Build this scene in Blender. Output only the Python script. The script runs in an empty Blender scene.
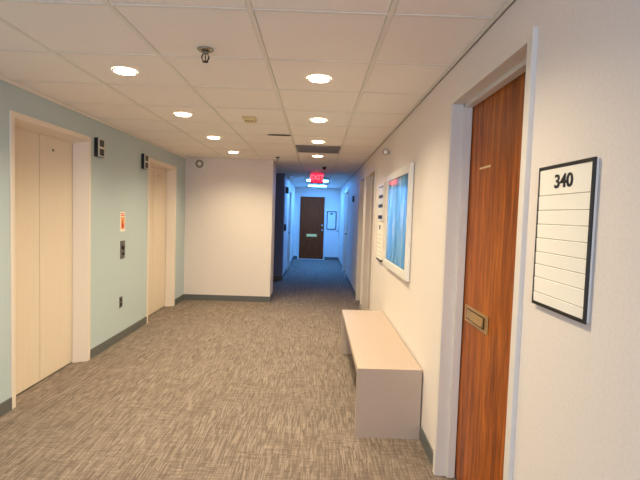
import bpy, bmesh, math
from mathutils import Vector, Matrix
PI = math.pi
scene = bpy.context.scene
COL = scene.collection

# ------------------------------------------------------------------ materials
def srgb(r, g, b):
    f = lambda c: (c/255/12.92) if c/255 <= 0.04045 else ((c/255+0.055)/1.055)**2.4
    return (f(r), f(g), f(b), 1.0)

def mat(name, col, rough=0.6, metal=0.0, emit=None, strength=0.0, spec=0.5, coat=0.0):
    m = bpy.data.materials.new(name); m.use_nodes = True
    b = m.node_tree.nodes['Principled BSDF']
    b.inputs['Base Color'].default_value = col
    b.inputs['Roughness'].default_value = rough
    b.inputs['Metallic'].default_value = metal
    b.inputs['Specular IOR Level'].default_value = spec
    b.inputs['Coat Weight'].default_value = coat
    if emit:
        b.inputs['Emission Color'].default_value = emit
        b.inputs['Emission Strength'].default_value = strength
    return m

def nodes(m):
    nt = m.node_tree
    return nt, nt.nodes['Principled BSDF']

def noise_mat(name, c1, c2, scale=(1, 1, 1), nscale=20, detail=4, rough=0.6, bump=0.0, dist=0.002, spec=0.4, lo=0.35, hi=0.65, coat=0.0, metal=0.0):
    m = mat(name, c1, rough, metal, spec=spec, coat=coat)
    nt, b = nodes(m)
    tc = nt.nodes.new('ShaderNodeTexCoord'); mp = nt.nodes.new('ShaderNodeMapping')
    mp.inputs['Scale'].default_value = scale
    n = nt.nodes.new('ShaderNodeTexNoise'); n.inputs['Scale'].default_value = nscale; n.inputs['Detail'].default_value = detail
    r = nt.nodes.new('ShaderNodeValToRGB')
    r.color_ramp.elements[0].position = lo; r.color_ramp.elements[0].color = c1
    r.color_ramp.elements[1].position = hi; r.color_ramp.elements[1].color = c2
    nt.links.new(tc.outputs['Object'], mp.inputs['Vector']); nt.links.new(mp.outputs['Vector'], n.inputs['Vector'])
    nt.links.new(n.outputs['Fac'], r.inputs['Fac']); nt.links.new(r.outputs['Color'], b.inputs['Base Color'])
    if bump:
        bp = nt.nodes.new('ShaderNodeBump'); bp.inputs['Strength'].default_value = bump; bp.inputs['Distance'].default_value = dist
        nt.links.new(n.outputs['Fac'], bp.inputs['Height']); nt.links.new(bp.outputs['Normal'], b.inputs['Normal'])
    return m

M = {}
M['cream'] = noise_mat('cream_paint', srgb(229, 217, 208), srgb(234, 222, 213), nscale=90, rough=0.55, bump=0.06, dist=0.001, spec=0.3)
M['sage'] = noise_mat('sage_paint', srgb(184, 198, 201), srgb(188, 202, 205), nscale=90, rough=0.5, bump=0.06, dist=0.001, spec=0.3)
M['tile'] = noise_mat('ceiling_tile', srgb(250, 240, 232), srgb(253, 245, 238), nscale=160, detail=6, rough=0.95, bump=0.12, dist=0.001, spec=0.1)
M['tbar'] = mat('ceiling_grid_paint', srgb(240, 233, 222), 0.6)
M['gap'] = mat('ceiling_gap', srgb(120, 108, 94), 0.9)
M['base'] = mat('baseboard_rubber', srgb(98, 99, 96), 0.55)
M['elev'] = noise_mat('elevator_enamel', srgb(224, 207, 186), srgb(228, 211, 190), scale=(1, 1, 0.05), nscale=60, rough=0.4, spec=0.4)
M['elevframe'] = mat('elevator_frame_enamel', srgb(230, 216, 200), 0.4)
M['casing'] = mat('casing_paint', srgb(224, 214, 202), 0.45, spec=0.3)
M['dark'] = mat('dark_void', srgb(25, 24, 24), 0.9)
M['black'] = mat('black_plastic', srgb(22, 21, 21), 0.4)
M['silver'] = mat('brushed_silver', srgb(190, 184, 172), 0.35, 0.85)
M['lightgrey'] = mat('light_grey_metal', srgb(206, 200, 188), 0.35, 0.2)
M['steel'] = mat('dull_steel', srgb(140, 136, 128), 0.4, 0.9)
M['chrome'] = mat('chrome_metal', srgb(170, 165, 158), 0.2, 1.0)
M['white'] = mat('white_plastic', srgb(235, 230, 220), 0.4)
M['paper'] = mat('paper_insert', srgb(248, 240, 226), 0.6)
M['paperline'] = mat('insert_edge', srgb(170, 158, 140), 0.7)
M['bronze'] = mat('aged_bronze', srgb(196, 158, 106), 0.34, 0.75)
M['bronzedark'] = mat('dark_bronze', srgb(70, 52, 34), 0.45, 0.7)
M['sill'] = mat('sill_metal', srgb(150, 142, 130), 0.4, 0.8)
M['grille'] = mat('grey_grille', srgb(140, 130, 124), 0.6)
M['grilledark'] = mat('grille_dark', srgb(78, 72, 70), 0.8)
M['yellowed'] = mat('yellowed_plastic', srgb(226, 204, 150), 0.5)
M['led'] = mat('led_warm', srgb(255, 250, 240), 0.5, emit=(1.0, 0.80, 0.56, 1), strength=14)
M['troffer'] = mat('troffer_lens', srgb(240, 248, 255), 0.5, emit=(0.085, 0.34, 1.0, 1), strength=37)
M['exitface'] = mat('exit_red_lens', srgb(200, 20, 40), 0.4, emit=(1.0, 0.012, 0.06, 1), strength=0.9)
M['exitletter'] = mat('exit_letter_lens', srgb(250, 140, 150), 0.4, emit=(1.0, 0.10, 0.13, 1), strength=1.0)
M['orange'] = mat('orange_print', srgb(236, 118, 60), 0.6)
M['redprint'] = mat('red_print', srgb(205, 66, 40), 0.6)
M['shadeblue'] = mat('shaded_wall_blue', srgb(112, 126, 160), 0.6)  # shade of the unlit passage wall put into its base colour
M['laminate'] = noise_mat('bench_laminate', srgb(180, 160, 144), srgb(188, 168, 152), nscale=140, detail=5, rough=0.42, spec=0.4)
M['endwood'] = noise_mat('brown_veneer', srgb(116, 48, 18), srgb(136, 60, 24), scale=(14, 14, 0.9), nscale=4, rough=0.6, spec=0.12)
M['tanwood'] = noise_mat('tan_veneer', srgb(128, 82, 46), srgb(150, 98, 58), scale=(14, 14, 0.9), nscale=4, rough=0.7, spec=0.05)

def wood_mat():
    m = mat('oak_veneer', srgb(160, 90, 40), 0.4, spec=0.22)
    nt, b = nodes(m)
    tc = nt.nodes.new('ShaderNodeTexCoord')
    mp = nt.nodes.new('ShaderNodeMapping'); mp.inputs['Scale'].default_value = (8, 9, 0.55)
    n1 = nt.nodes.new('ShaderNodeTexNoise'); n1.inputs['Scale'].default_value = 2.6; n1.inputs['Detail'].default_value = 6; n1.inputs['Distortion'].default_value = 0.8
    mp2 = nt.nodes.new('ShaderNodeMapping'); mp2.inputs['Scale'].default_value = (60, 70, 2.2)
    n2 = nt.nodes.new('ShaderNodeTexNoise'); n2.inputs['Scale'].default_value = 3.5; n2.inputs['Detail'].default_value = 3
    mix = nt.nodes.new('ShaderNodeMath'); mix.operation = 'MULTIPLY_ADD'; mix.inputs[1].default_value = 0.55
    s = nt.nodes.new('ShaderNodeMath'); s.operation = 'MULTIPLY'; s.inputs[1].default_value = 0.45
    r = nt.nodes.new('ShaderNodeValToRGB'); e = r.color_ramp.elements
    e[0].position = 0.37; e[0].color = srgb(106, 48, 5)
    e[1].position = 0.64; e[1].color = srgb(196, 110, 30)
    k = e.new(0.5); k.color = srgb(154, 78, 12)
    L = nt.links.new
    L(tc.outputs['Object'], mp.inputs['Vector']); L(tc.outputs['Object'], mp2.inputs['Vector'])
    L(mp.outputs['Vector'], n1.inputs['Vector']); L(mp2.outputs['Vector'], n2.inputs['Vector'])
    L(n2.outputs['Fac'], s.inputs[0]); L(n1.outputs['Fac'], mix.inputs[0]); L(s.outputs[0], mix.inputs[2])
    L(mix.outputs[0], r.inputs['Fac']); L(r.outputs['Color'], b.inputs['Base Color'])
    bp = nt.nodes.new('ShaderNodeBump'); bp.inputs['Strength'].default_value = 0.25; bp.inputs['Distance'].default_value = 0.0015
    L(n2.outputs['Fac'], bp.inputs['Height']); L(bp.outputs['Normal'], b.inputs['Normal'])
    return m
M['oak'] = wood_mat()

def carpet_mat():
    m = mat('loop_carpet', srgb(130, 116, 102), 0.95, spec=0.1)
    nt, b = nodes(m); L = nt.links.new
    tc = nt.nodes.new('ShaderNodeTexCoord')
    def streak(scale, ns, detail, rot=0.0):
        mp = nt.nodes.new('ShaderNodeMapping'); mp.inputs['Scale'].default_value = scale
        mp.inputs['Rotation'].default_value = (0, 0, rot)
        n = nt.nodes.new('ShaderNodeTexNoise'); n.inputs['Scale'].default_value = ns; n.inputs['Detail'].default_value = detail; n.inputs['Roughness'].default_value = 0.6
        L(tc.outputs['Object'], mp.inputs['Vector']); L(mp.outputs['Vector'], n.inputs['Vector'])
        return n.outputs['Fac']
    sep = nt.nodes.new('ShaderNodeSeparateXYZ'); L(tc.outputs['Object'], sep.inputs[0])
    def mth(op, a, b=None):
        n = nt.nodes.new('ShaderNodeMath'); n.operation = op
        for k, v in ((0, a), (1, b)):
            if v is None: continue
            if isinstance(v, (int, float)): n.inputs[k].default_value = v
            else: L(v, n.inputs[k])
        return n.outputs[0]
    def yarns(across, along, w, l):
        # tufted rows: thin rows cut into dashes of random tone and offset
        xi = mth('FLOOR', mth('DIVIDE', across, w))
        w1 = nt.nodes.new('ShaderNodeTexWhiteNoise'); w1.noise_dimensions = '1D'; L(xi, w1.inputs['W'])
        yi = mth('FLOOR', mth('ADD', mth('DIVIDE', along, l), mth('MULTIPLY', w1.outputs['Value'], 17.0)))
        cb = nt.nodes.new('ShaderNodeCombineXYZ'); L(xi, cb.inputs[0]); L(yi, cb.inputs[1])
        w2 = nt.nodes.new('ShaderNodeTexWhiteNoise'); w2.noise_dimensions = '2D'; L(cb.outputs[0], w2.inputs['Vector'])
        return mth('ADD', mth('MULTIPLY', w2.outputs['Value'], 0.40), 0.30)
    a = yarns(sep.outputs[0], sep.outputs[1], 0.007, 0.10)
    c = yarns(sep.outputs[1], sep.outputs[0], 0.010, 0.065)
    g = streak((1, 1, 1), 170, 2)             # loops
    big = streak((1, 1, 1), 4.5, 2)
    sel = nt.nodes.new('ShaderNodeMapRange'); sel.inputs['From Min'].default_value = 0.42; sel.inputs['From Max'].default_value = 0.62
    sel.inputs['To Min'].default_value = 0.12; sel.inputs['To Max'].default_value = 0.5
    L(big, sel.inputs['Value'])
    mx = nt.nodes.new('ShaderNodeMix'); mx.data_type = 'FLOAT'
    L(sel.outputs['Result'], mx.inputs[0]); L(a, mx.inputs[2]); L(c, mx.inputs[3])
    ad = nt.nodes.new('ShaderNodeMath'); ad.operation = 'MULTIPLY_ADD'; ad.inputs[1].default_value = 0.28
    L(g, ad.inputs[0]); 
    sc = nt.nodes.new('ShaderNodeMath'); sc.operation = 'MULTIPLY'; sc.inputs[1].default_value = 0.72
    L(mx.outputs[0], sc.inputs[0]); L(sc.outputs[0], ad.inputs[2])
    r = nt.nodes.new('ShaderNodeValToRGB'); e = r.color_ramp.elements
    e[0].position = 0.26; e[0].color = srgb(84, 74, 67)
    e[1].position = 0.76; e[1].color = srgb(166, 152, 141)
    k = e.new(0.5); k.color = srgb(119, 105, 95)
    L(ad.outputs[0], r.inputs['Fac']); L(r.outputs['Color'], b.inputs['Base Color'])
    bp = nt.nodes.new('ShaderNodeBump'); bp.inputs['Strength'].default_value = 0.3; bp.inputs['Distance'].default_value = 0.003
    L(ad.outputs[0], bp.inputs['Height']); L(bp.outputs['Normal'], b.inputs['Normal'])
    return m
M['carpet'] = carpet_mat()

def art_mat():
    m = mat('blue_art_with_reflection', srgb(90, 160, 200), 0.06, spec=0.5, coat=0.6)
    nt, b = nodes(m); L = nt.links.new
    b.inputs['Coat Roughness'].default_value = 0.03
    tc = nt.nodes.new('ShaderNodeTexCoord')
    mp = nt.nodes.new('ShaderNodeMapping'); mp.inputs['Scale'].default_value = (5, 5, 0.9)
    n = nt.nodes.new('ShaderNodeTexNoise'); n.inputs['Scale'].default_value = 2.2; n.inputs['Detail'].default_value = 5; n.inputs['Distortion'].default_value = 0.6
    L(tc.outputs['Object'], mp.inputs['Vector']); L(mp.outputs['Vector'], n.inputs['Vector'])
    r = nt.nodes.new('ShaderNodeValToRGB'); e = r.color_ramp.elements
    e[0].position = 0.33; e[0].color = srgb(70, 126, 172)
    e[1].position = 0.70; e[1].color = srgb(220, 234, 234)  # picture tones lightened to include the glass reflection of the lit corridor
    k = e.new(0.48); k.color = srgb(120, 182, 212)
    k = e.new(0.58); k.color = srgb(160, 208, 226)
    L(n.outputs['Fac'], r.inputs['Fac']); L(r.outputs['Color'], b.inputs['Base Color'])
    return m
M['art'] = art_mat()

# ------------------------------------------------------------------ helpers
def box(bm, x0, x1, y0, y1, z0, z1, mi=0, bev=0.0, seg=2):
    r = bmesh.ops.create_cube(bm, size=1)
    vs = r['verts']
    for v in vs:
        v.co = Vector(((x0+x1)/2+v.co.x*(x1-x0), (y0+y1)/2+v.co.y*(y1-y0), (z0+z1)/2+v.co.z*(z1-z0)))
    fs = {f for v in vs for f in v.link_faces}
    for f in fs: f.material_index = mi
    if bev:
        es = list({e for v in vs for e in v.link_edges})
        rr = bmesh.ops.bevel(bm, geom=es, offset=bev, segments=seg, affect='EDGES', profile=0.5)
        for f in rr['faces']: f.material_index = mi
    return vs

AX = {'z': Matrix.Identity(3), 'x': Matrix(((0, 0, 1), (0, 1, 0), (-1, 0, 0))), 'y': Matrix(((1, 0, 0), (0, 0, 1), (0, -1, 0)))}
def lathe(bm, prof, c, axis='z', seg=32, mi=0):
    """prof = list of (radius, height); revolved about axis through c."""
    A = AX[axis]; rings = []
    for (r, h) in prof:
        if r < 1e-6:
            rings.append([bm.verts.new(Vector(c)+A @ Vector((0, 0, h)))])
        else:
            rings.append([bm.verts.new(Vector(c)+A @ Vector((r*math.cos(2*PI*i/seg), r*math.sin(2*PI*i/seg), h))) for i in range(seg)])
    for a, b in zip(rings, rings[1:]):
        for i in range(seg):
            j = (i+1) % seg
            if len(a) == 1 and len(b) == 1: continue
            if len(a) == 1: f = bm.faces.new((a[0], b[i], b[j]))
            elif len(b) == 1: f = bm.faces.new((a[i], a[j], b[0]))
            else: f = bm.faces.new((a[i], a[j], b[j], b[i]))
            f.material_index = mi; f.smooth = len(prof) > 3
    return rings

def poly(bm, pts, mi=0):
    f = bm.faces.new([bm.verts.new(p) for p in pts]); f.material_index = mi; return f

def prism(bm, pts, vec, mi=0):
    """extrude polygon pts along vec"""
    n = len(pts); a = [bm.verts.new(p) for p in pts]; b = [bm.verts.new(Vector(p)+Vector(vec)) for p in pts]
    fs = [bm.faces.new(a), bm.faces.new(list(reversed(b)))]
    for i in range(n):
        fs.append(bm.faces.new((a[i], b[i], b[(i+1) % n], a[(i+1) % n])))
    for f in fs: f.material_index = mi

def obj(name, bm, mats, parent=None, origin=None, smooth=False):
    bmesh.ops.recalc_face_normals(bm, faces=bm.faces[:])
    if origin is None:
        if bm.verts:
            xs = [v.co for v in bm.verts]
            origin = Vector(((min(v.x for v in xs)+max(v.x for v in xs))/2, (min(v.y for v in xs)+max(v.y for v in xs))/2, min(v.z for v in xs)))
        else: origin = Vector((0, 0, 0))
    origin = Vector(origin)
    bmesh.ops.translate(bm, verts=bm.verts[:], vec=-origin)
    me = bpy.data.meshes.new(name); bm.to_mesh(me); bm.free()
    for m in (mats if isinstance(mats, (list, tuple)) else [mats]): me.materials.append(m)
    o = bpy.data.objects.new(name, me); COL.objects.link(o)
    if parent is not None:
        o.parent = parent
        w = Vector((0, 0, 0)); p = parent
        while p is not None: w += p.location; p = p.parent
        o.location = origin - w
    else:
        o.location = origin
    return o

def B(): return bmesh.new()

def one(name, parent, m, *boxes, bev=0.0):
    bm = B()
    for b in boxes: box(bm, *b, bev=bev)
    return obj(name, bm, m, parent)

def thing(name, label, cat, loc, group=None):
    o = bpy.data.objects.new(name, None); COL.objects.link(o); o.location = loc; o.empty_display_size = 0.1
    o['label'] = label; o['category'] = cat
    if group: o['group'] = group
    return o

def tag(o, label, cat, group=None):
    o['label'] = label; o['category'] = cat
    if group: o['group'] = group
    return o

def struct_empty(name, loc, label=None, cat='door'):
    o = bpy.data.objects.new(name, None); COL.objects.link(o); o.location = loc; o.empty_display_size = 0.1
    o['kind'] = 'structure'; o['category'] = cat
    if label: o['label'] = label
    return o

def struct(name, bm, m, label, cat):
    o = obj(name, bm, m); o['kind'] = 'structure'; o['label'] = label; o['category'] = cat
    return o

def text_mesh(name, s, size, m, parent, loc, rot, offset=0.0, depth=0.0008):
    cu = bpy.data.curves.new('lettering', 'FONT'); cu.body = s; cu.size = size; cu.align_x = 'CENTER'; cu.align_y = 'CENTER'
    cu.offset = offset; cu.extrude = depth
    t = bpy.data.objects.new('lettering', cu); COL.objects.link(t)
    dg = bpy.context.evaluated_depsgraph_get(); dg.update()
    me = bpy.data.meshes.new_from_object(t.evaluated_get(dg))
    bpy.data.objects.remove(t)
    me.transform(rot.to_4x4())
    me.materials.clear(); me.materials.append(m)
    o = bpy.data.objects.new(name, me); COL.objects.link(o)
    o.parent = parent
    w = Vector((0, 0, 0)); p = parent
    while p is not None: w += p.location; p = p.parent
    o.location = Vector(loc) - w
    return o

# text orientations: reading direction + up
ON_RIGHT = Matrix(((0, 0, -1), (-1, 0, 0), (0, 1, 0)))     # on a wall facing -X
ON_END = Matrix(((1, 0, 0), (0, 0, -1), (0, 1, 0)))        # on a wall facing -Y

# ------------------------------------------------------------------ setting
W = 3.035; H = 2.44; YB = 7.9; XC = 1.49; YR = 8.45; YA = 10.55; YE = 15.7; Y0 = -2.8
TH = 0.2
bm = B(); box(bm, -3.2, W+TH+0.1, Y0-0.2, YE+TH, -0.1, 0)
struct('floor', bm, M['carpet'], 'taupe flecked loop carpet over lobby and corridor', 'floor')

def wall_y(name, xf, xb, y0, y1, opens, m, label):
    """wall running along Y, front plane xf; opens = list of (ya, yb, ztop)"""
    bm = B(); a, b = min(xf, xb), max(xf, xb); y = y0
    for (ya, yb, zt) in sorted(opens):
        box(bm, a, b, y, ya, 0, H+0.05); box(bm, a, b, ya, yb, zt, H+0.05); y = yb
    box(bm, a, b, y, y1, 0, H+0.05)
    return struct(name, bm, m, label, 'wall')

ELEV = [(3.405, 4.60, 2.23), (6.15, 7.37, 2.225)]
D340 = (1.682, 2.718, 2.245)
DR = [(6.12, 7.28, 2.215), (7.47, 8.36, 2.225), (11.35, 12.85, 2.2)]
DL = (12.3, 13.3, 2.2)
wall_y('wall_left', 0, -TH, Y0, YB, [(a+0.02, b-0.02, c-0.02) for a, b, c in ELEV], M['sage'], 'pale sage green wall with the two elevators')
wall_y('wall_right', W, W+TH, Y0, YE, [(a+0.02, b-0.02, c-0.02) for a, b, c in [D340]+DR], M['cream'], 'long cream wall with the wooden doors and bench')
bm = B(); box(bm, -TH, XC, YB, YR, 0, H+0.05)
struct('wall_back', bm, M['cream'], 'cream wall at the end of the elevator lobby', 'wall')
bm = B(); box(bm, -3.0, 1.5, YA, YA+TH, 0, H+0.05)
struct('wall_alcove', bm, M['shadeblue'], 'dark shaded wall of the side passage', 'wall')
bm = B(); box(bm, -3.2, -3.0, YR-0.2, YA+TH, 0, H+0.05); box(bm, -3.0, -TH, YR-0.2, YR, 0, H+0.05)
struct('wall_passage', bm, M['cream'], 'far wall of the side passage behind the lobby', 'wall')
wall_y('wall_corridor', 1.5, 1.3, YA+TH, YE, [(DL[0]+0.02, DL[1]-0.02, DL[2]-0.02)], M['cream'], 'left wall of the far corridor')
bm = B(); box(bm, 1.3, W+TH, YE, YE+TH, 0, H+0.05)
struct('wall_end', bm, M['cream'], 'end wall of the far corridor with the brown door', 'wall')
# behind the photographer: a wall with a daylit window
WX0, WX1, WZ0, WZ1 = 0.5, 2.6, 0.75, 2.2
bm = B(); box(bm, -TH, WX0, Y0-TH, Y0, 0, H+0.05); box(bm, WX1, W+TH, Y0-TH, Y0, 0, H+0.05)
box(bm, WX0, WX1, Y0-TH, Y0, 0, WZ0); box(bm, WX0, WX1, Y0-TH, Y0, WZ1, H+0.05)
struct('wall_rear', bm, M['cream'], 'wall behind the viewpoint with a window', 'wall')
bm = B()
for x in (WX0, (WX0+WX1)/2-0.02, WX1-0.04): box(bm, x, x+0.04, Y0-0.12, Y0-0.06, WZ0, WZ1)
for z in (WZ0, WZ1-0.04): box(bm, WX0, WX1, Y0-0.12, Y0-0.06, z, z+0.04)
struct('window_1', bm, M['casing'], 'window behind the viewpoint', 'window')

# ceiling: lay-in tiles, grid bars and the dark reveals between them, one surface
GX = [-5.56+0.625*i for i in range(0, 16)]
GX = [-3.2] + [0.6875+0.624*i for i in range(-6, -1)] + [0.0, 0.6875, 1.312, 1.936, 2.560, W+TH]
GY = [Y0-TH]+[2.10+0.656*i for i in range(-10, 20)]+[YE+TH]
bm = B(); tb = 0.0115; gp = 0.0025
for i in range(len(GX)-1):
    for j in range(len(GY)-1):
        x0, x1, y0, y1 = GX[i], GX[i+1], GY[j], GY[j+1]
        if x1 < 0.01 and not (y1 > YR-0.5 and y0 < YA+0.5): continue
        box(bm, x0+tb+gp, x1-tb-gp, y0+tb+gp*0.6, y1-tb-gp*0.6, H+0.0035, H+0.02, 0)
for x in GX: box(bm, x-tb, x+tb, Y0-TH, YE+TH, H, H+0.012, 1)
for y in GY: box(bm, -3.2, W+TH, y-tb*0.8, y+tb*0.8, H+0.0008, H+0.012, 1)
box(bm, -3.2, W+TH, Y0-TH, YE+TH, H+0.02, H+0.06, 2)
struct('ceiling', bm, [M['tile'], M['tbar'], M['gap']], 'suspended ceiling of pale square tiles', 'ceiling')
bm = B(); box(bm, 0, 0.02, Y0, YB, H-0.022, H-0.0005)
struct('trim_1', bm, M['tbar'], 'white ceiling angle above the sage wall', 'trim')
bm = B(); box(bm, W-0.02, W, Y0, YE, H-0.006, H-0.0005, 0); box(bm, W-0.0035, W, Y0, YE, H-0.012, H-0.006, 1)
struct('trim_2', bm, [M['tbar'], M['gap']], 'ceiling angle above the long cream wall', 'trim')

BH = 0.095; BT = 0.01
def base_y(name, xf, sgn, y0, y1, opens, label):
    bm = B(); a, b = sorted((xf, xf+sgn*BT)); y = y0
    for ya, yb in sorted(opens)+[(y1, y1)]:
        if ya > y+0.01:
            vs = box(bm, a, b, y, ya, 0, BH)
        y = yb
    return struct(name, bm, M['base'], label, 'baseboard')
base_y('baseboard_left', 0, 1, Y0, YB, [(a, b) for a, b, c in ELEV], 'dark grey rubber baseboard along the sage wall')
base_y('baseboard_right', W, -1, Y0, YE, [(a, b) for a, b, c in [D340]+DR], 'dark grey rubber baseboard along the long cream wall')
bm = B(); box(bm, BT, XC, YB-BT, YB, 0, BH); box(bm, XC, XC+BT, YB-BT, YR, 0, BH)
struct('baseboard_back', bm, M['base'], 'dark grey rubber baseboard under the lobby end wall', 'baseboard')
bm = B(); box(bm, -3.0, 1.5+BT, YA-BT, YA, 0, BH)
struct('baseboard_alcove', bm, M['base'], 'dark baseboard in the side passage', 'baseboard')
base_y('baseboard_corridor', 1.5, 1, YA, YE, [(DL[0], DL[1])], 'baseboard along the far corridor left wall')
bm = B(); box(bm, 1.51, 1.635, YE-BT, YE, 0, BH); box(bm, 2.56, W-BT, YE-BT, YE, 0, BH)
struct('baseboard_end', bm, M['base'], 'baseboard beside the brown corridor end door', 'baseboard')

# ------------------------------------------------------------------ elevators
def elevator(n, y0, y1, zt, seam, label):
    d = -0.11; fl = 0.045; sp = 0.07; pr = 0.012
    t = struct_empty('door_%d' % n, (0, (y0+y1)/2, 0), label, 'elevator')
    zi = zt-fl; zd = zi-0.035
    bm = B()
    # front flange (three sides) and splayed reveals
    box(bm, -0.004, pr, y0, y0+fl, 0, zt, bev=0.004); box(bm, -0.004, pr, y1-fl, y1, 0, zt, bev=0.004); box(bm, -0.004, pr-0.0005, y0+fl-0.004, y1-fl+0.004, zi, zt, bev=0.004)
    prism(bm, [(0.006, y1-fl, 0), (d, y1-fl-sp, 0), (d, y1-0.022, 0), (0.0, y1-0.022, 0)], (0, 0, zi+0.01))
    prism(bm, [(0.006, y0+fl, 0), (0.0, y0+0.022, 0), (d, y0+0.022, 0), (d, y0+fl+sp, 0)], (0, 0, zi+0.01))
    prism(bm, [(0.006, y0+fl, zi), (d, y0+fl, zd), (d, y0+fl, zt-0.022), (0.0, y0+fl, zt-0.022)], (0, y1-y0-2*fl, 0))
    obj('frame', bm, M['elevframe'], t)
    ya, yb = y0+fl+sp-0.06, y1-fl-sp+0.06
    bm = B(); box(bm, d-0.045, d-0.004, ya, seam-0.003, 0.012, zd+0.03, bev=0.003); obj('door_panel', bm, M['elev'], t)
    bm = B(); box(bm, d-0.045, d-0.004, seam+0.003, yb, 0.012, zd+0.03, bev=0.003); o2 = obj('door_panel', bm, M['elev'], t)
    bm = B(); lathe(bm, [(0.012, -0.003), (0.012, 0.003), (0.009, 0.004), (0.005, 0.004), (0.005, 0.001), (0, 0.001)], (d-0.003, seam+0.20, 2.04), 'x', 20)
    obj('keyhole', bm, M['steel'], o2)
    bm = B(); box(bm, d-0.06, d+0.0, y0+0.03, y1-0.03, 0.0005, 0.008); box(bm, d-0.03, d-0.018, y0+0.03, y1-0.03, 0.008, 0.011)
    obj('sill', bm, M['sill'], t)
    bm = B(); box(bm, d-0.085, d-0.075, y0+0.021, y1-0.021, 0.001, zt-0.021); obj('shaft_backing', bm, M['dark'], t)
    return t
elevator(1, *ELEV[0], 3.962, 'near elevator with closed cream double doors in the sage wall')
elevator(2, *ELEV[1], 6.70, 'far elevator with cream doors, next to the lobby end wall')

# ------------------------------------------------------------------ doors on the long cream wall
def right_door(n, y0, y1, zt, wood, label, depth=0.10, pr=0.02, fl=0.055):
    t = struct_empty('door_%d' % n, (W, (y0+y1)/2, 0), label)
    X = W; zi = zt-fl; st = 0.022
    bm = B()
    box(bm, X-pr, X+0.004, y0, y0+fl, 0, zt, bev=0.004); box(bm, X-pr, X+0.004, y1-fl, y1, 0, zt, bev=0.004); box(bm, X-pr+0.0004, X+0.004, y0+fl-0.004, y1-fl+0.004, zi, zt, bev=0.004)
    # reveal linings
    box(bm, X, X+depth+0.06, y0+0.021, y0+fl, 0, zi); box(bm, X, X+depth+0.06, y1-fl, y1-0.021, 0, zi); box(bm, X, X+depth+0.06, y0+0.021, y1-0.021, zi, zt-0.021)
    # stops
    box(bm, X+depth*0.5, X+depth-0.004, y0+fl-0.001, y0+fl+st, 0, zi, bev=0.003); box(bm, X+depth*0.5, X+depth-0.004, y1-fl-st, y1-fl+0.001, 0, zi, bev=0.003)
    box(bm, X+depth*0.5, X+depth-0.004, y0+fl, y1-fl, zi-st, zi+0.001, bev=0.003)
    obj('frame', bm, M['casing'], t)
    bm = B(); box(bm, X+depth, X+depth+0.044, y0+fl+0.003, y1-fl-0.003, 0.01, zi-0.003, bev=0.002)
    leaf = obj('door_leaf', bm, wood, t)
    bm = B(); box(bm, X+depth+0.07, X+depth+0.08, y0+0.021, y1-0.021, 0.001, zt-0.021); obj('backing', bm, M['dark'], t)
    return t, leaf
t340, leaf340 = right_door(3, *D340, M['oak'], 'orange brown oak office door beside the 340 sign', fl=0.045)
# mail slot
XD = W+0.10
bm = B(); box(bm, XD-0.007, XD, 2.262, 2.608, 0.966, 1.060, bev=0.003)
sl = obj('mail_slot', bm, M['bronze'], leaf340); sl['label'] = 'bronze mail slot'
bm = B(); box(bm, XD-0.0095, XD-0.006, 2.300, 2.573, 0.984, 1.044, 0); obj('recess', bm, M['bronzedark'], sl)
bm = B()
prism(bm, [(XD-0.009, 2.31, 0.99), (XD-0.009, 2.31, 1.040), (XD-0.012, 2.31, 1.040), (XD-0.019, 2.31, 0.994)], (0, 0.18, 0))
prism(bm, [(XD-0.009, 2.50, 0.99), (XD-0.009, 2.50, 1.040), (XD-0.011, 2.50, 1.040), (XD-0.013, 2.50, 0.994)], (0, 0.06, 0))
obj('flap', bm, M['bronze'], sl)
bm = B(); prism(bm, [(XD-0.0012, 2.345, 1.812), (XD-0.0012, 2.345, 1.824), (XD-0.0012, 2.50, 1.823), (XD-0.0012, 2.50, 1.813)], (0.001, 0, 0))
o = obj('tape_strip', bm, mat('pale_tape', srgb(222, 186, 138), 0.6), leaf340); o['label'] = 'short pale tape strip'
bm = B(); box(bm, XD-0.004, XD, 1.745, 1.80, 0.925, 0.945, bev=0.001); o = obj('lock_plate', bm, M['bronze'], leaf340)

def hinge(parent, x, y, z):
    bm = B(); lathe(bm, [(0, -0.05), (0.009, -0.05), (0.009, 0.05), (0, 0.05)], (x, y, z), 'z', 12); box(bm, x, x+0.03, y-0.003, y+0.003, z-0.045, z+0.045)
    obj('hinge', bm, M['steel'], parent)
tA, lA = right_door(4, *DR[0], M['tanwood'], 'recessed door just past the framed blue picture', fl=0.06, depth=0.135)
tB, lB = right_door(5, *DR[1], M['tanwood'], 'second recessed door past the framed blue picture', fl=0.06, depth=0.135)
tC, lC = right_door(6, *DR[2], M['tanwood'], 'door at the blue lit end of the long wall', fl=0.06)
for t_, l_, (y0, y1, zt), hs in ((tB, lB, DR[1], 0), (tC, lC, DR[2], 1)):
    yk = y1-0.14
    bm = B(); lathe(bm, [(0, 0.0), (0.032, 0.0), (0.032, -0.008), (0.012, -0.012), (0.012, -0.04), (0.026, -0.048), (0.03, -0.062), (0.02, -0.074), (0, -0.076)], (XD+(0.035 if hs == 0 else 0), yk, 1.03), 'x', 20)
    obj('knob', bm, M['black'], l_)
    if hs:
        for z in (0.35, 1.1, 1.95): hinge(t_, W-0.012, y1-0.03, z)

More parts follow.
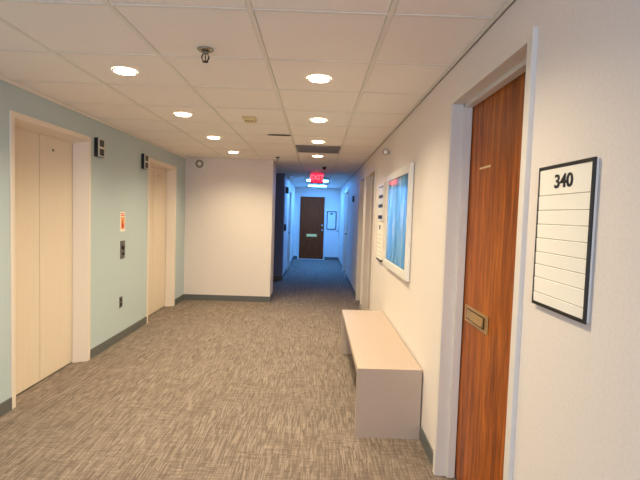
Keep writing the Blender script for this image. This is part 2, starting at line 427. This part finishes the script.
# ------------------------------------------------------------------ corridor left door and end door
t = struct_empty('door_7', (1.5, 12.8, 0), 'pale door in the left wall of the far corridor')
y0, y1, zt = DL
bm = B(); box(bm, 1.496, 1.52, y0, y0+0.06, 0, zt, bev=0.004); box(bm, 1.496, 1.52, y1-0.06, y1, 0, zt, bev=0.004); box(bm, 1.496, 1.5195, y0+0.056, y1-0.056, zt-0.06, zt, bev=0.004)
obj('frame', bm, M['casing'], t)
bm = B(); box(bm, 1.43, 1.47, y0+0.03, y1-0.03, 0.01, zt-0.03, bev=0.002); lf = obj('door_leaf', bm, M['casing'], t)
bm = B(); lathe(bm, [(0, 0.0), (0.03, 0.0), (0.03, 0.008), (0.011, 0.012), (0.011, 0.04), (0.026, 0.05), (0.022, 0.07), (0, 0.074)], (1.47, y0+0.13, 1.03), 'x', 18); obj('knob', bm, M['steel'], lf)

t = struct_empty('door_8', (2.1, YE, 0), 'dark brown door at the end of the far corridor')
bm = B()
box(bm, 1.635, 1.68, YE-0.03, YE, 0, 2.18, bev=0.004); box(bm, 2.515, 2.56, YE-0.03, YE, 0, 2.18, bev=0.004); box(bm, 1.676, 2.519, YE-0.0295, YE, 2.135, 2.18, bev=0.004)
obj('frame', bm, M['casing'], t)
bm = B(); box(bm, 1.682, 2.513, YE-0.012, YE, 0.012, 2.133, bev=0.002); lf = obj('door_leaf', bm, M['endwood'], t)
bm = B(); box(bm, 1.925, 2.275, YE-0.022, YE-0.011, 0.775, 0.865, bev=0.004); sl = obj('mail_slot', bm, mat('pale_brass', srgb(252, 205, 120), 0.4, 0.0), lf); sl['label'] = 'pale brass mail slot'
bm = B(); prism(bm, [(1.945, YE-0.021, 0.792), (1.945, YE-0.021, 0.848), (1.945, YE-0.026, 0.848), (1.945, YE-0.031, 0.796)], (0.31, 0, 0)); obj('flap', bm, bpy.data.materials['pale_brass'], sl)
bm = B(); lathe(bm, [(0, 0.0), (0.035, 0.0), (0.035, -0.01), (0.015, -0.014), (0.015, -0.04), (0.03, -0.05), (0.03, -0.066), (0, -0.07)], (2.45, YE-0.012, 1.0), 'y', 20); obj('knob', bm, M['chrome'], lf)
bm = B(); lathe(bm, [(0, 0.0), (0.032, 0.0), (0.032, -0.012), (0.02, -0.02), (0, -0.02)], (2.45, YE-0.012, 1.17), 'y', 20); obj('deadbolt', bm, M['chrome'], lf)
bm = B(); box(bm, 1.64, 2.555, YE-0.09, YE-0.002, 0.0, 0.012, bev=0.004); obj('threshold', bm, M['casing'], t)

# ------------------------------------------------------------------ ceiling lights
def downlight_proto():
    t = thing('downlight', '', 'ceiling light', (0, 0, H))
    bm = B(); lathe(bm, [(0.076, 0.001), (0.078, -0.003), (0.075, -0.007), (0.070, -0.008), (0.067, -0.006), (0.0665, -0.003)], (0, 0, H), 'z', 40)
    obj('trim_ring', bm, M['white'], t, (0, 0, H))
    bm = B(); lathe(bm, [(0, -0.0075), (0.050, -0.0072), (0.067, -0.0060), (0.067, -0.003)], (0, 0, H), 'z', 40)
    obj('lens', bm, M['led'], t, (0, 0, H))
    return t
def copy_tree(o):
    c = o.copy(); COL.objects.link(c)
    for ch in list(o.children):
        d = ch.copy(); COL.objects.link(d); d.parent = c
        for g in list(ch.children):
            e = g.copy(); COL.objects.link(e); e.parent = d
    return c
SPOT = 75
LL = [(0.972, 3.08, 'round recessed downlight above the near elevator, nearest of the left row'),
      (0.972, 4.39, 'second nearest round downlight of the left row'),
      (0.968, 5.70, 'third round downlight of the left row, before the farthest'),
      (0.965, 7.03, 'farthest round downlight of the left row, closest to the cream end wall'),
      (2.248, 3.10, 'nearest visible round downlight of the right row, by the oak door'),
      (2.250, 4.44, 'second visible round downlight of the right row'),
      (2.245, 5.76, 'round downlight just before the grey ceiling grille'),
      (2.245, 7.16, 'round downlight just beyond the grey ceiling grille'),
      (2.25, 1.76, 'round downlight just above the top edge of the view'),
      (0.97, 1.76, 'round downlight out of view at upper left')]
proto = downlight_proto()
for i, (x, y, lab) in enumerate(LL):
    o = proto if i == 0 else copy_tree(proto)
    sd = bpy.data.lights.get('downlight_beam') or bpy.data.lights.new('downlight_beam', 'SPOT')
    sd.energy = SPOT; sd.color = (1.0, 0.86, 0.58); sd.spot_size = math.radians(144); sd.spot_blend = 1.0; sd.shadow_soft_size = 0.06
    so = bpy.data.objects.new('downlight_beam', sd); COL.objects.link(so); so.location = (x, y, H-0.015)
    o.location = (x, y, H); o['label'] = lab; o['group'] = 'recessed round downlights'

def troffer(x0, x1, y0, y1, label):
    t = thing('troffer_light', label, 'ceiling light', ((x0+x1)/2, (y0+y1)/2, H), 'square ceiling lights in the far corridor')
    bm = B()
    for (a, b, c, d) in ((x0, x1, y0, y0+0.025), (x0, x1, y1-0.025, y1), (x0, x0+0.025, y0+0.025, y1-0.025), (x1-0.025, x1, y0+0.025, y1-0.025), ((x0+x1)/2-0.012, (x0+x1)/2+0.012, y0+0.025, y1-0.025)):
        box(bm, a, b, c, d, H-0.012, H)
    obj('frame', bm, M['white'], t)
    bm = B(); box(bm, x0+0.02, (x0+x1)/2-0.011, y0+0.02, y1-0.02, H-0.008, H-0.003); obj('lens', bm, M['troffer'], t)
    bm = B(); box(bm, (x0+x1)/2+0.011, x1-0.02, y0+0.02, y1-0.02, H-0.008, H-0.003); obj('lens', bm, M['troffer'], t)
troffer(1.94, 2.555, 12.0, 12.62, 'glowing ceiling light just behind the exit sign')
troffer(1.94, 2.555, 14.2, 14.85, 'glowing ceiling light above the brown end door')

# exit sign
EY = 9.7
t = thing('exit_sign', 'red glowing exit sign hanging from the corridor ceiling', 'exit sign', (2.236, EY, H))
one('canopy', t, M['white'], (2.18, 2.292, EY-0.03, EY+0.03, H-0.022, H), bev=0.004)
bd = one('housing', t, mat('exit_housing', srgb(150, 30, 44), 0.5), (2.100, 2.372, EY-0.024, EY+0.024, 2.195, H-0.02), bev=0.006)
bm = B(); box(bm, 2.110, 2.362, EY-0.027, EY-0.0235, 2.207, 2.408); fc = obj('face', bm, M['exitface'], t)
text_mesh('lettering', 'EXIT', 0.145, M['exitletter'], fc, (2.236, EY-0.0285, 2.308), ON_END, offset=0.004)

# return grille
t = thing('ceiling_grille', 'grey rectangular return air grille in the corridor ceiling', 'vent', (2.248, 6.36, H))
x0, x1, y0, y1 = 1.955, 2.545, 6.07, 6.70
bm = B()
for (a, b, c, d) in ((x0, x1, y0, y0+0.03), (x0, x1, y1-0.03, y1), (x0, x0+0.03, y0+0.03, y1-0.03), (x1-0.03, x1, y0+0.03, y1-0.03)): box(bm, a, b, c, d, H-0.012, H+0.001)
obj('frame', bm, M['grille'], t)
bm = B(); n = 40
for i in range(n):
    x = x0+0.03+(x1-x0-0.06)*(i+0.5)/n; box(bm, x-0.0015, x+0.0015, y0+0.03, y1-0.03, H-0.011, H+0.0005)
for i in range(n):
    y = y0+0.03+(y1-y0-0.06)*(i+0.5)/n; box(bm, x0+0.03, x1-0.03, y-0.0015, y+0.0015, H-0.0108, H+0.0005)
obj('grid_core', bm, M['grille'], t)
one('backing', t, M['grilledark'], (x0+0.03, x1-0.03, y0+0.03, y1-0.03, H-0.002, H+0.001))

# sprinklers
def sprinkler(x, y, label, s=1.0):
    t = thing('fire_sprinkler', label, 'sprinkler', (x, y, H), 'pendant fire sprinklers')
    bm = B(); lathe(bm, [(0.018*s, -0.006*s), (0.024*s, -0.016*s), (0.042*s, -0.006*s), (0.046*s, 0.001), (0.02*s, 0.001)], (x, y, H), 'z', 28); obj('escutcheon', bm, M['chrome'], t)
    bm = B(); lathe(bm, [(0.014*s, 0), (0.016*s, -0.018*s), (0.014*s, -0.024*s), (0.009*s, -0.026*s), (0, -0.026*s)], (x, y, H), 'z', 20)
    obj('body', bm, M['steel'], t)
    bm = B()
    pts = [(0.012, -0.024), (0.019, -0.036), (0.019, -0.048), (0.011, -0.062), (0.004, -0.068)]
    for sg in (-1, 1):
        for (a, b), (c, d) in zip(pts, pts[1:]):
            prism(bm, [(x+sg*a*s-0.003*s, y-0.004*s, H+b*s), (x+sg*a*s+0.003*s, y-0.004*s, H+b*s), (x+sg*c*s+0.003*s, y-0.004*s, H+d*s), (x+sg*c*s-0.003*s, y-0.004*s, H+d*s)], (0, 0.008*s, 0))
    lathe(bm, [(0, -0.026*s), (0.003*s, -0.026*s), (0.003*s, -0.066*s), (0, -0.066*s)], (x, y, H), 'z', 10)
    obj('frame_arms', bm, M['bronzedark'], t)
    bm = B()
    lathe(bm, [(0, -0.066*s), (0.016*s, -0.066*s), (0.017*s, -0.069*s), (0, -0.070*s)], (x, y, H), 'z', 16)
    obj('deflector', bm, M['bronzedark'], t)
sprinkler(1.612, 2.62, 'chrome pendant sprinkler hanging from the near ceiling tiles')
sprinkler(1.60, 7.45, 'small dark sprinkler at the top corner of the cream lobby end wall', 0.9)
bm = B(); lathe(bm, [(0.04, 0.001), (0.04, -0.010), (0.032, -0.016), (0.031, -0.024), (0.024, -0.042), (0.012, -0.052), (0, -0.054)], (2.373, 8.75, H), 'z', 24)
tag(obj('dome_camera', bm, M['black']), 'small black dome on the corridor ceiling in front of the exit sign', 'dome')

# yellowed ceiling box
t = thing('smoke_detector', 'square yellowed plastic detector on the ceiling between the downlight rows', 'detector', (1.588, 4.48, H))
bm = B(); box(bm, 1.535, 1.645, 4.38, 4.545, H-0.032, H+0.001, bev=0.01, seg=3); hd = obj('housing', bm, M['yellowed'], t)
one('mounting_plate', t, M['yellowed'], (1.528, 1.652, 4.373, 4.552, H-0.005, H+0.001))
bm = B()
for k in range(4): box(bm, 1.55, 1.63, 4.405+k*0.014, 4.410+k*0.014, H-0.0328, H-0.0315)
obj('vent_slots', bm, M['bronzedark'], t)

# thin bowed dark strip drawn as the shadow of a lifted tile edge
t = thing('lifted_tile_shadow', 'thin dark strip standing in for a lifted tile edge shadow, left of the grid bar', 'vent', (1.81, 5.35, H))
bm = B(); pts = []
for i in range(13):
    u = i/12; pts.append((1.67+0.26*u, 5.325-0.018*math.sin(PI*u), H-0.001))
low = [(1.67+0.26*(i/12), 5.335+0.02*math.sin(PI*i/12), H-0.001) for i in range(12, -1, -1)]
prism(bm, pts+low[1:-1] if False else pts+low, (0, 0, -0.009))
obj('shadow_strip', bm, M['bronzedark'], t)

# ------------------------------------------------------------------ elevator lobby wall fixtures (on the sage wall)
def lantern(y0, label):
    y1 = y0+0.145; z0, z1 = 2.055, 2.245; d = 0.038
    t = thing('elevator_lantern', label, 'elevator lantern', (0, (y0+y1)/2, (z0+z1)/2), 'elevator hall lanterns')
    one('housing', t, M['black'], (0, d, y0, y1, z0, z1), bev=0.003)
    fp = one('face_plate', t, M['lightgrey'], (d-0.001, d+0.006, y0+0.004, y1-0.004, z0+0.003, z1-0.003), bev=0.003)
    for zc, sg in ((2.105, -1), (2.195, 1)):
        bm = B(); box(bm, d+0.005, d+0.0085, y0+0.026, y1-0.024, zc-0.034, zc+0.034, bev=0.002); w = obj('signal_window', bm, M['black'], fp)
lantern(4.682, 'silver and black elevator lantern just right of the near elevator')
lantern(5.922, 'silver and black elevator lantern just left of the far elevator')

t = thing('fire_notice', 'small orange and white fire notice on the sage wall above the call panel', 'sign', (0, 5.37, 1.27))
one('plate', t, M['paper'], (0, 0.004, 5.305, 5.435, 1.27, 1.50), bev=0.001)
bm = B()
prism(bm, [(0.0042, 5.318, 1.30), (0.0042, 5.422, 1.30), (0.0042, 5.422, 1.44), (0.0042, 5.318, 1.44)], (0.0006, 0, 0)); obj('panel_print', bm, mat('pale_orange', srgb(246, 176, 110), 0.6), t)
bm = B()
prism(bm, [(0.0050, 5.345, 1.315), (0.0050, 5.385, 1.305), (0.0050, 5.405, 1.335), (0.0050, 5.392, 1.37), (0.0050, 5.382, 1.355), (0.0050, 5.370, 1.43), (0.0050, 5.352, 1.385), (0.0050, 5.338, 1.35)], (0.0006, 0, 0)); obj('flame_print', bm, M['redprint'], t)
bm = B(); box(bm, 0.0042, 0.0050, 5.318, 5.422, 1.452, 1.466); box(bm, 0.0042, 0.0050, 5.318, 5.40, 1.474, 1.486); obj('caption_print', bm, M['orange'], t)

t = thing('call_panel', 'steel elevator call panel with dark button on the sage wall', 'call panel', (0, 5.375, 0.955))
pl = one('plate', t, M['steel'], (0, 0.006, 5.315, 5.44, 0.955, 1.165), bev=0.002)
bm = B(); lathe(bm, [(0, 0.006), (0.026, 0.006), (0.026, 0.014), (0.02, 0.018), (0, 0.018)], (0, 5.378, 1.085), 'x', 24); obj('button', bm, M['black'], pl)
bm = B(); lathe(bm, [(0, 0.006), (0.016, 0.006), (0.016, 0.012), (0, 0.012)], (0, 5.378, 1.01), 'x', 20); box(bm, 0.012, 0.02, 5.373, 5.383, 1.0, 1.02); obj('key_switch', bm, M['black'], pl)

t = thing('outlet_plate', 'small dark outlet plate low on the sage wall', 'outlet', (0, 5.335, 0.385))
pl = one('plate', t, M['steel'], (0, 0.006, 5.30, 5.378, 0.385, 0.512), bev=0.002)
for z in (0.42, 0.475): one('socket', pl, M['black'], (0.005, 0.009, 5.32, 5.358, z-0.017, z+0.017), bev=0.003)

# round speaker on lobby end wall
t = thing('round_speaker', 'round cream alarm speaker high on the cream lobby end wall', 'speaker', (0.243, YB, 2.335))
bm = B(); lathe(bm, [(0, -0.001), (0.098, -0.001), (0.102, -0.03), (0.092, -0.045), (0.072, -0.042), (0.062, -0.028), (0.036, -0.026), (0.032, -0.04), (0.016, -0.046), (0, -0.046)], (0.243, YB, 2.335), 'y', 36)
obj('housing', bm, M['white'], t)
bm = B(); lathe(bm, [(0.070, -0.0425), (0.0615, -0.0295), (0.0365, -0.0275)], (0.243, YB, 2.335), 'y', 36); obj('grille_ring', bm, mat('tan_grille', srgb(150, 136, 116), 0.8), t)

# ------------------------------------------------------------------ right wall things
# bench
t = thing('bench', 'pale laminate box bench against the cream wall', 'bench', (2.80, 4.10, 0))
bx0, bx1, by0, by1, bz = 2.575, 3.024, 3.12, 5.085, 0.49
tk = 0.045
bm = B(); prism(bm, [(bx0, by0, bz), (bx0, by1, bz), (bx0, by1-tk, bz-tk), (bx0, by0+tk, bz-tk)], (bx1-bx0, 0, 0)); obj('seat_top', bm, M['laminate'], t)
bm = B(); prism(bm, [(bx0, by0, 0), (bx0, by0, bz-0.0006), (bx0, by0+tk, bz-tk-0.0006), (bx0, by0+tk, 0)], (bx1-bx0, 0, 0)); obj('end_panel', bm, M['laminate'], t)
bm = B(); prism(bm, [(bx0, by1, 0), (bx0, by1, bz-0.0006), (bx0, by1-tk, bz-tk-0.0006), (bx0, by1-tk, 0)], (bx1-bx0, 0, 0)); obj('end_panel', bm, M['laminate'], t)
one('back_panel', t, M['laminate'], (bx1-0.03, bx1-0.005, by0+0.0455, by1-0.0455, 0.002, bz-0.0455))

# framed picture
t = thing('framed_picture', 'white framed blue abstract picture on the cream wall above the bench', 'picture', (W, 4.32, 1.02))
y0, y1, z0, z1 = 3.715, 4.95, 1.02, 1.985; fw = 0.075; xo = W-0.036
bm = B()
for (a, b, c, d) in ((y0, y1, z0, z0+fw), (y0, y1, z1-fw, z1), (y0, y0+fw, z0+fw-0.002, z1-fw+0.002), (y1-fw, y1, z0+fw-0.002, z1-fw+0.002)):
    box(bm, xo, W-0.004, a, b, c, d, bev=0.004)
obj('frame', bm, M['white'], t)
one('inner_lip', t, M['grilledark'], (xo+0.012, xo+0.016, y0+fw-0.004, y1-fw+0.004, z0+fw-0.004, z1-fw+0.004))
one('artwork', t, M['art'], (xo+0.008, xo+0.013, y0+fw+0.006, y1-fw-0.006, z0+fw+0.006, z1-fw-0.006))
one('backing', t, M['bronzedark'], (W-0.006, W-0.0005, y0+0.02, y1-0.02, z0+0.02, z1-0.02))

# 340 sign
def wall_directory(name, y0, y1, z0, z1, text, size, label, th=0.012, edges=(0.205, 0.31, 0.41, 0.51, 0.61, 0.70, 0.795, 0.905), fr=0.011):
    t = thing(name, label, 'sign', (W, (y0+y1)/2, z0)); X = W-th
    bm = B()
    box(bm, X, W-0.0005, y0+0.003, y1-0.003, z0+0.003, z1-0.003)
    obj('tray', bm, M['casing'], t)
    bm = B(); k = X-0.003
    for (a, b, c, d) in ((y0, y1, z0, z0+fr), (y0, y1, z1-fr, z1), (y0, y0+fr, z0+fr-0.001, z1-fr+0.001), (y1-fr, y1, z0+fr-0.001, z1-fr+0.001)): box(bm, k, X+0.004, a, b, c, d, bev=0.001)
    obj('frame', bm, M['black'], t)
    hh = z1-z0; e = [0.0]+list(edges)+[1.0]
    for i in range(len(e)-1):
        zt = z1-hh*e[i] - (fr if i == 0 else 0); zb = z1-hh*e[i+1]+(fr if i == len(e)-2 else 0)
        bm = B()
        # each strip is a slat with a rolled upper edge
        prism(bm, [(X-0.0005, y0+fr-0.001, zb+0.001), (X-0.0005, y0+fr-0.001, zt-0.0015), (X-0.0028, y0+fr-0.001, zt-0.003), (X-0.0018, y0+fr-0.001, zb+0.001)] , (0, y1-y0-2*fr+0.002, 0))
        s = obj('name_strip' if i else 'number_panel', bm, M['paper'], t)
        if i == 0:
            text_mesh('number', text, size, M['black'], s, (X-0.003, (y0+y1)/2-0.002, (zt+zb)/2-0.003), ON_RIGHT @ Matrix.Diagonal((1.25, 1, 1)), offset=0.0018*size/0.07)
    bm = B()
    for f in edges: box(bm, X-0.0012, X+0.001, y0+fr-0.001, y1-fr+0.001, z1-hh*f-0.0018, z1-hh*f+0.0018)
    obj('strip_gaps', bm, M['paperline'], t)
    return t
wall_directory('room_sign', 1.268, 1.586, 1.260, 1.727, '340', 0.058, 'black framed room sign reading 340 beside the oak door')
t2 = wall_directory('directory_sign', 5.44, 5.80, 1.01, 1.42, 'K', 0.05, 'lower wall directory with paper strips left of the framed picture', edges=(0.2, 0.36, 0.52, 0.68, 0.84), fr=0.010) if False else None
# two stacked directory boards left of the picture
t = thing('name_board', 'white board with four dark name strips left of the framed picture', 'sign', (W, 5.465, 1.49))
one('board', t, M['white'], (W-0.022, W-0.0005, 5.28, 5.65, 1.49, 1.93), bev=0.002)
for z, h in ((1.895, 0.012), (1.79, 0.032), (1.68, 0.032), (1.55, 0.036)):
    one('name_strip', t, M['black'], (W-0.0245, W-0.0215, 5.30, 5.63, z-h, z+h*0.2))
t = thing('directory_sign', 'pale listing board with dark bottom edge below the dark name strips', 'sign', (W, 5.465, 1.02))
one('board', t, M['paper'], (W-0.022, W-0.0005, 5.28, 5.65, 1.02, 1.47), bev=0.002)
bm = B(); box(bm, W-0.026, W-0.0005, 5.275, 5.655, 1.02, 1.04); obj('bottom_edge', bm, M['black'], t)
bm = B(); box(bm, W-0.024, W-0.021, 5.41, 5.51, 1.39, 1.44); obj('heading_mark', bm, M['black'], t)
bm = B()
for k in range(6): box(bm, W-0.0235, W-0.0215, 5.29, 5.64, 1.075+k*0.05, 1.079+k*0.05)
obj('strip_edges', bm, M['paperline'], t)

# small lamp head over the picture
t = thing('lamp_head', 'small round lamp head on the cream wall above the framed picture', 'lamp', (W, 5.02, 2.24))
bm = B(); lathe(bm, [(0, -0.012), (0.03, -0.012), (0.034, 0), (0, 0)], (W, 5.04, 2.235), 'x', 20); box(bm, W-0.04, W-0.01, 5.03, 5.05, 2.225, 2.245)
obj('bracket', bm, M['casing'], t)
bm = B(); lathe(bm, [(0, 0.045), (0.018, 0.04), (0.03, 0.01), (0.036, -0.012), (0.034, -0.018), (0.026, -0.012)], (W-0.05, 5.02, 2.24), 'y', 24)
obj('shell', bm, mat('taupe_plastic', srgb(150, 130, 112), 0.5), t)
bm = B(); lathe(bm, [(0.027, -0.011), (0.016, -0.018), (0, -0.02)], (W-0.05, 5.02, 2.24), 'y', 24)
obj('lens', bm, M['white'], t)

# small devices in the far corridor
def device(name, label, cat, bx, parts):
    t = thing(name, label, cat, ((bx[0]+bx[1])/2, (bx[2]+bx[3])/2, bx[4]))
    one('housing', t, M['black'], bx, bev=0.006)
    for nm, m, b in parts: one(nm, t, m, b, bev=0.001)
device('card_reader', 'small black box high on the cream wall past the recessed doors', 'wall box', (W-0.035, W, 9.70, 9.83, 1.83, 1.955), [('front_cover', M['steel'], (W-0.038, W-0.034, 9.73, 9.80, 1.86, 1.925))])
device('alarm_strobe', 'black wall alarm high on the left corridor wall', 'alarm', (1.5, 1.57, 10.93, 11.06, 2.02, 2.17), [('lens', M['white'], (1.568, 1.576, 10.96, 11.03, 2.05, 2.09))])
device('switch_box', 'black wall box at hand height on the left corridor wall corner', 'wall box', (1.5, 1.54, 10.78, 10.88, 1.13, 1.29), [('rocker', M['grilledark'], (1.539, 1.545, 10.81, 10.85, 1.18, 1.24))])

# notice board and white box at corridor end
t = thing('notice_board', 'framed white notice beside the brown end door', 'notice', (2.77, YE, 1.03))
x0, x1, z0, z1 = 2.60, 2.925, 1.04, 1.66
bm = B()
for (a, b, c, d) in ((x0, x1, z0, z0+0.025), (x0, x1, z1-0.025, z1), (x0, x0+0.025, z0+0.025, z1-0.025), (x1-0.025, x1, z0+0.025, z1-0.025)): box(bm, a, b, YE-0.03, YE, c, d)
obj('frame', bm, M['grilledark'], t)
one('sheet', t, M['white'], (x0+0.024, x1-0.024, YE-0.012, YE-0.001, z0+0.024, z1-0.024))
bm = B(); box(bm, 2.71, 2.81, YE-0.0135, YE-0.0115, 1.55, 1.60)
obj('heading_print', bm, M['grilledark'], t)
t = thing('intercom_box', 'white wall box in the corner right of the framed notice', 'wall box', (2.975, YE, 0.95))
one('housing', t, M['white'], (2.945, 3.015, YE-0.05, YE, 0.95, 1.25), bev=0.006)
one('lower_slot', t, M['grilledark'], (2.955, 2.985, YE-0.054, YE-0.049, 0.97, 1.02))

# ------------------------------------------------------------------ light
ld = bpy.data.lights.new('window_daylight', 'AREA'); ld.shape = 'RECTANGLE'; ld.size = WX1-WX0-0.1; ld.size_y = WZ1-WZ0-0.1
ld.energy = 46; ld.color = (0.55, 0.72, 1.0)
lo = bpy.data.objects.new('window_daylight', ld); COL.objects.link(lo)
lo.location = ((WX0+WX1)/2, Y0-0.03, (WZ0+WZ1)/2); lo.rotation_euler = (PI/2, 0, 0)   # -Z of the lamp -> +Y
wd = bpy.data.worlds.new('sky'); scene.world = wd; wd.use_nodes = True
wd.node_tree.nodes['Background'].inputs['Color'].default_value = (0.55, 0.72, 1, 1)
wd.node_tree.nodes['Background'].inputs['Strength'].default_value = 1.0

# ------------------------------------------------------------------ camera
f, pi_, ya, ro, hh, cx = 459.67, 0.0556, 0.0083, 0.0321, 1.544, 2.2619
cy, sy, cp, sp = math.cos(ya), math.sin(ya), math.cos(pi_), math.sin(pi_)
fwv = Vector((sy*cp, cy*cp, -sp)); r = Vector((cy, -sy, 0)); u = r.cross(fwv)
r2 = math.cos(ro)*r+math.sin(ro)*u; u2 = -math.sin(ro)*r+math.cos(ro)*u
cd = bpy.data.cameras.new('camera'); cam = bpy.data.objects.new('camera', cd); COL.objects.link(cam)
cd.sensor_width = 36; cd.lens = f*36/640; cd.clip_start = 0.05
cam.matrix_world = Matrix(((r2.x, u2.x, -fwv.x, cx), (r2.y, u2.y, -fwv.y, 0), (r2.z, u2.z, -fwv.z, hh), (0, 0, 0, 1)))
scene.camera = cam
vs = scene.view_settings
vs.view_transform = 'Standard'; vs.look = 'None'; vs.gamma = 1.0; vs.exposure = 0.8; vs.use_curve_mapping = False
